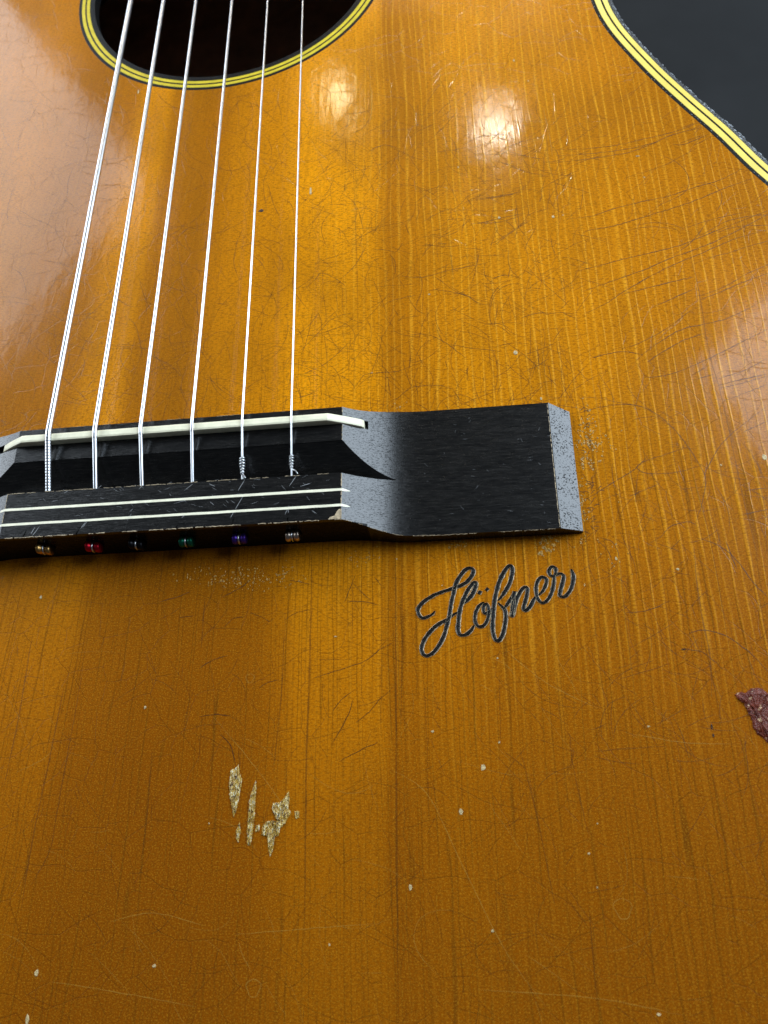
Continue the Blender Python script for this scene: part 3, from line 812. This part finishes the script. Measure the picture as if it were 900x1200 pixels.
D4 = [[(20,195),(80,180),(130,160)], [(250,285),(280,255),(320,248)], [(340,235),(380,250),(410,268)], [(460,260),(500,235),(555,225)], [(480,120),(550,133)], [(680,195),(740,195),(800,210)], [(560,465),(620,445),(700,420),(750,400),(800,360),(840,340)],
 [(630,690),(660,640),(690,580),(700,540)], [(710,620),(760,580),(800,530)], [(160,430),(210,400),(260,385)], [(160,600),(220,592),(270,598)], [(230,660),(270,700),(290,780)], [(670,200),(690,150),(710,100)], [(700,130),(740,170),(760,185)], [(630,580),(660,540),(700,510)], [(370,500),(400,480),(440,470)],
 [(240,180),(300,150),(350,110)], [(90,250),(140,245)], [(780,110),(800,140)], [(650,760),(720,720),(790,690)]]
for P in D4: trace(P, 180, 640, 3, .13)
# random hair cracks
random.seed(11)
def inside(x, y):
    c = False
    for k in range(NO):
        a, b = outline[k], outline[k - 1]
        if (a.y > y) != (b.y > y) and x < (b.x - a.x) * (y - a.y) / (b.y - a.y) + a.x: c = not c
    return c
def hair(px, py, length, wd, mb, head=None, curl=.5):
    x, y = at(px, py); h = random.uniform(0, 2 * math.pi) if head is None else head
    dh = random.uniform(-curl, curl) * .14; pts = []
    n = max(5, int(length / .6))
    for _ in range(n):
        pts.append((x, y)); x += .6 * math.cos(h); y += .6 * math.sin(h)
        dh += random.uniform(-.035, .035); dh *= .95; h += dh
        if math.hypot(x - HC[0], y - HC[1]) < 49.5 or not inside(x + .3, y + .3): break
    if len(pts) > 3: ribbon(mb, pts, wd)
for _ in range(620): hair(random.uniform(340, 680), random.uniform(130, 490), random.uniform(3, 15), random.uniform(.06, .13), hr)
for _ in range(300): hair(random.uniform(0, 340), random.uniform(110, 510), random.uniform(4, 20), random.uniform(.06, .13), hr)
for _ in range(170): hair(random.uniform(0, 900), random.uniform(640, 1200), random.uniform(3, 14), random.uniform(.04, .08), hr)
for _ in range(120): hair(random.uniform(650, 900), random.uniform(430, 900), random.uniform(4, 14), random.uniform(.05, .10), hr)
for _ in range(26): hair(random.uniform(690, 860), random.uniform(20, 420), random.uniform(10, 26), random.uniform(.10, .15), hr, head=random.uniform(.2, .5), curl=.15)
for _ in range(60): hair(random.uniform(0, 900), random.uniform(760, 1200), random.uniform(4, 18), random.uniform(.03, .06), sc_, head=random.choice([random.uniform(-.6, .2), random.uniform(2.0, 2.5), random.uniform(-1.4, -.9)]), curl=.25)
for _ in range(30): hair(random.uniform(0, 230), random.uniform(120, 600), random.uniform(5, 14), random.uniform(.05, .08), sc_, head=random.uniform(1.2, 1.7), curl=.25)
for P in [[(455,900),(500,930),(540,1010),(590,1110),(640,1180)], [(560,1160),(700,1170),(800,1190)], [(60,1150),(150,1165),(230,1180)], [(250,840),(300,900),(340,955)], [(130,1080),(180,1070),(240,1085)], [(275,1095),(340,1090),(440,1082)], [(590,760),(640,800),(700,830)], [(740,860),(800,870),(860,872)], [(20,905),(50,890),(60,880)], [(280,1105),(285,1120),(295,1140)]]:
    trace(P, 0, 0, 1, .09, sc_)
# ring shaped dents
for (px, py, r) in [(297, 1158, 1.2), (730, 1065, 1.4), (293, 795, .8)]:
    c = at(px, py); ribbon(sc_, [(c[0] + r * (1 + .2 * math.sin(3 * a)) * math.cos(a), c[1] + r * 1.1 * math.sin(a)) for a in [2 * math.pi * k / 24 for k in range(25)]], .1, taper=False)
for mb, nm_, mt, lb in [(hr, 'faint_crazing', 'hair_crack', 'dense faint network of hair cracks'), (cr, 'varnish_crazing', 'crack', 'fine dark hairline cracks in the varnish'), (sc_, 'varnish_scratches', 'scratch', 'fine pale scratches in the varnish'), (gs, 'grain_splits', 'soft_crack', 'long dark splits along the grain')]:
    o = mb.build(nm_, mt, board); o['kind'] = 'stuff'; o['label'] = lb
    # lift the layers a hair apart
    for v in o.data.vertices: v.co.z += {'faint_crazing': -1.1e-5, 'varnish_crazing': 0, 'varnish_scratches': 6e-6, 'grain_splits': -6e-6}[nm_]

# ------------------------------------------------------------------ chips and patches
def patch(name, poly, mat, label=None, h=.12, jag=.12, sub=4, parent=board):
    """a raised or broken flake: outline in world mm, bevelled rim, uneven top"""
    P = []
    N = len(poly)
    for i in range(N):
        a, b = Vector((*poly[i], 0)), Vector((*poly[(i + 1) % N], 0))
        for k in range(sub):
            p = a.lerp(b, k / sub); q = noise.noise(p * 2.3) * jag
            d = (b - a).normalized() if (b - a).length > 1e-6 else Vector((1, 0, 0))
            P.append(p + Vector((d.y, -d.x, 0)) * q)
    c = sum(P, Vector()) / len(P)
    mb = MB(); rows = []
    for u, z in [(1.0, .004), (.93, h * .8), (.72, h), (.45, h * .7), (.2, h)]:
        rows.append([c + (p - c) * u + Vector((0, 0, max(.004, z * (1 + .9 * noise.noise(p * (2 + u * 3)))) if u < 1 else z)) for p in P])
    mb.grid(rows, closed_u=True); mb.cap(rows[-1])
    o = mb.build(name, mat, parent, smooth=False)
    if label: o['label'] = label
    return o
W7 = lambda P: [at(230 + x / 5.294, 860 + y / 5.294) for x, y in P]
patch('chipped_patch', W7([(212,225),(240,215),(262,192),(270,240),(285,290),(272,360),(262,420),(248,480),(232,520),(222,470),(208,400),(203,320)]), 'chip', 'long grey splintered chip left of the pair', .22)
patch('chipped_patch', W7([(370,290),(374,340),(366,430),(362,520),(352,600),(335,695),(316,690),(314,600),(322,520),(328,420),(345,350)]), 'chip', 'narrow yellow splintered gouge in the middle', .22)
patch('chipped_patch', W7([(572,355),(580,400),(572,460),(588,490),(565,530),(545,565),(520,590),(512,630),(488,640),(478,710),(458,765),(444,700),(440,640),(405,630),(410,570),(435,545),(470,535),(480,565),(505,530),(512,480),(470,465),(475,430),(520,425),(545,400)]), 'chip', 'ragged branching gouge on the right', .24)
patch('chipped_patch', W7([(270,545),(275,600),(262,675),(246,650),(248,600)]), 'chip', 'short splinter below the grey chip', .18)
patch('chipped_patch', W7([(610,480),(638,478),(640,520),(615,530)]), 'chip', None, .12)
patch('chipped_patch', W7([(370,565),(395,565),(390,605),(365,610)]), 'chip', None, .12)
PR = lambda P: [at(780 + x / 7.5, 760 + y / 7.5) for x, y in P]
patch('varnish_loss', PR([(605,405),(650,380),(700,385),(750,350),(830,345),(870,370),(900,400),(960,420),(1000,560),(980,760),(930,850),(895,835),(860,790),(805,755),(770,700),(765,640),(735,590),(715,530),(690,480),(640,450)]), 'red', 'red brown patch of lost varnish with pale flecks', .30, jag=.25)
chips = [(604,413,.9,1.4),(503,345,.6,.6),(585,255,.55,.9),(648,254,.9,1.0),(48,700,.6,1.1),(566,900,1.0,1.1),(540,951,.8,1.1),(481,1040,.8,1.3),(43,1140,.8,1.3),(181,1132,.7,.6),(32,1195,.7,1.8),(170,829,.6,.7),(634,467,.5,.9),
         (585,870,.5,.5),(507,857,.7,.5),(760,851,.5,.4),(772,1189,.9,.5),(896,536,1.0,1.5),(845,545,.5,.5),(722,655,.5,.9),(794,667,.6,.5),(436,437,.6,.4),(577,1091,.5,.6),(747,183,1.0,.4),(602,71,.6,.8),(619,95,.5,.5),(690,1000,.4,.4),(393,746,.7,.3),(465,655,.4,.4),
         (700,965,.3,.3),(583,771,.4,.4),(518,686,.3,.3),(364,224,.8,2.4),(537,196,.4,.5),(553,223,.4,.5),(303,155,.4,.6),(162,108,.6,1.6),(755,208,.4,.4),(660,252,.4,.4),(386,1107,.4,.4),(245,965,.3,.3),(700,1040,.3,.3)]
for k, (px, py, wx, wy) in enumerate(chips):
    c = at(px, py); random.seed(k)
    n_ = 6
    pl = [(c[0] + wx * .5 * random.uniform(.6, 1.25) * math.cos(a), c[1] + wy * .5 * random.uniform(.6, 1.25) * math.sin(a)) for a in [2 * math.pi * j / n_ for j in range(n_)]]
    patch('varnish_chip', pl, 'pale_chip', None, .07, .05, 2)
for k, (px, py, wx, wy) in enumerate([(306,247,1.6,1.0),(801,761,.8,.35),(834,852,.35,1.3),(836,862,.3,.8)]):
    c = at(px, py); random.seed(k + 50)
    pl = [(c[0] + wx * .5 * random.uniform(.6, 1.2) * math.cos(a), c[1] + wy * .5 * random.uniform(.6, 1.2) * math.sin(a)) for a in [2 * math.pi * j / 8 for j in range(8)]]
    patch('dark_pit', pl, 'dark_pit', 'small dark pit in the varnish', .07, .1, 2)
# glossy crumbs of glue and cracked lacquer round the bridge
mb = MB(); random.seed(21)
def crumbs(x0, x1, y0, y1, n, s=.35):
    for _ in range(n):
        px = random.gauss((x0 + x1) / 2, (x1 - x0) / 4); py = random.gauss((y0 + y1) / 2, (y1 - y0) / 4)
        c = at(px, py); m = random.randint(4, 6); a0 = random.uniform(0, 6.28); r = s * random.uniform(.25, 1)
        ring_ = [(c[0] + r * random.uniform(.5, 1.2) * math.cos(a0 + 2 * math.pi * j / m), c[1] + r * random.uniform(.5, 1.5) * math.sin(a0 + 2 * math.pi * j / m), .005) for j in range(m)]
        b = len(mb.v); mb.v += ring_ + [(c[0] + random.uniform(-.1, .1), c[1] + random.uniform(-.1, .1), random.uniform(.04, .16))]
        for j in range(m): mb.f.append((b + j, b + (j + 1) % m, b + m)); mb.i.append(0)
crumbs(676, 700, 480, 560, 90, .35); crumbs(680, 720, 500, 535, 40, .3); crumbs(672, 690, 560, 640, 50, .3)
crumbs(220, 360, 662, 690, 190, .26); crumbs(400, 445, 645, 660, 30, .25); crumbs(625, 655, 628, 650, 45, .4); crumbs(520, 560, 633, 645, 25, .3)
crumbs(690, 740, 600, 700, 20, .25); crumbs(452, 480, 472, 482, 14, .25)
o = mb.build('glue_crumbs', 'residue', board); o['kind'] = 'stuff'; o['label'] = 'glossy crumbs of old glue round the bridge'
# dark broken lacquer line beside the bridge end
mb = MB()
for _ in range(60):
    px = 684 + random.gauss(4, 4); py = random.uniform(480, 630); c = at(px + (py - 480) * .05, py)
    a = random.uniform(0, 3.14); ribbon(mb, [(c[0] + t * math.cos(a), c[1] + t * math.sin(a) + .2 * math.sin(t * 3)) for t in [k * .25 for k in range(6)]], .12, z=.035)
o = mb.build('broken_lacquer', 'crack', board); o['kind'] = 'stuff'; o['label'] = 'broken dark lacquer beside the bridge end'
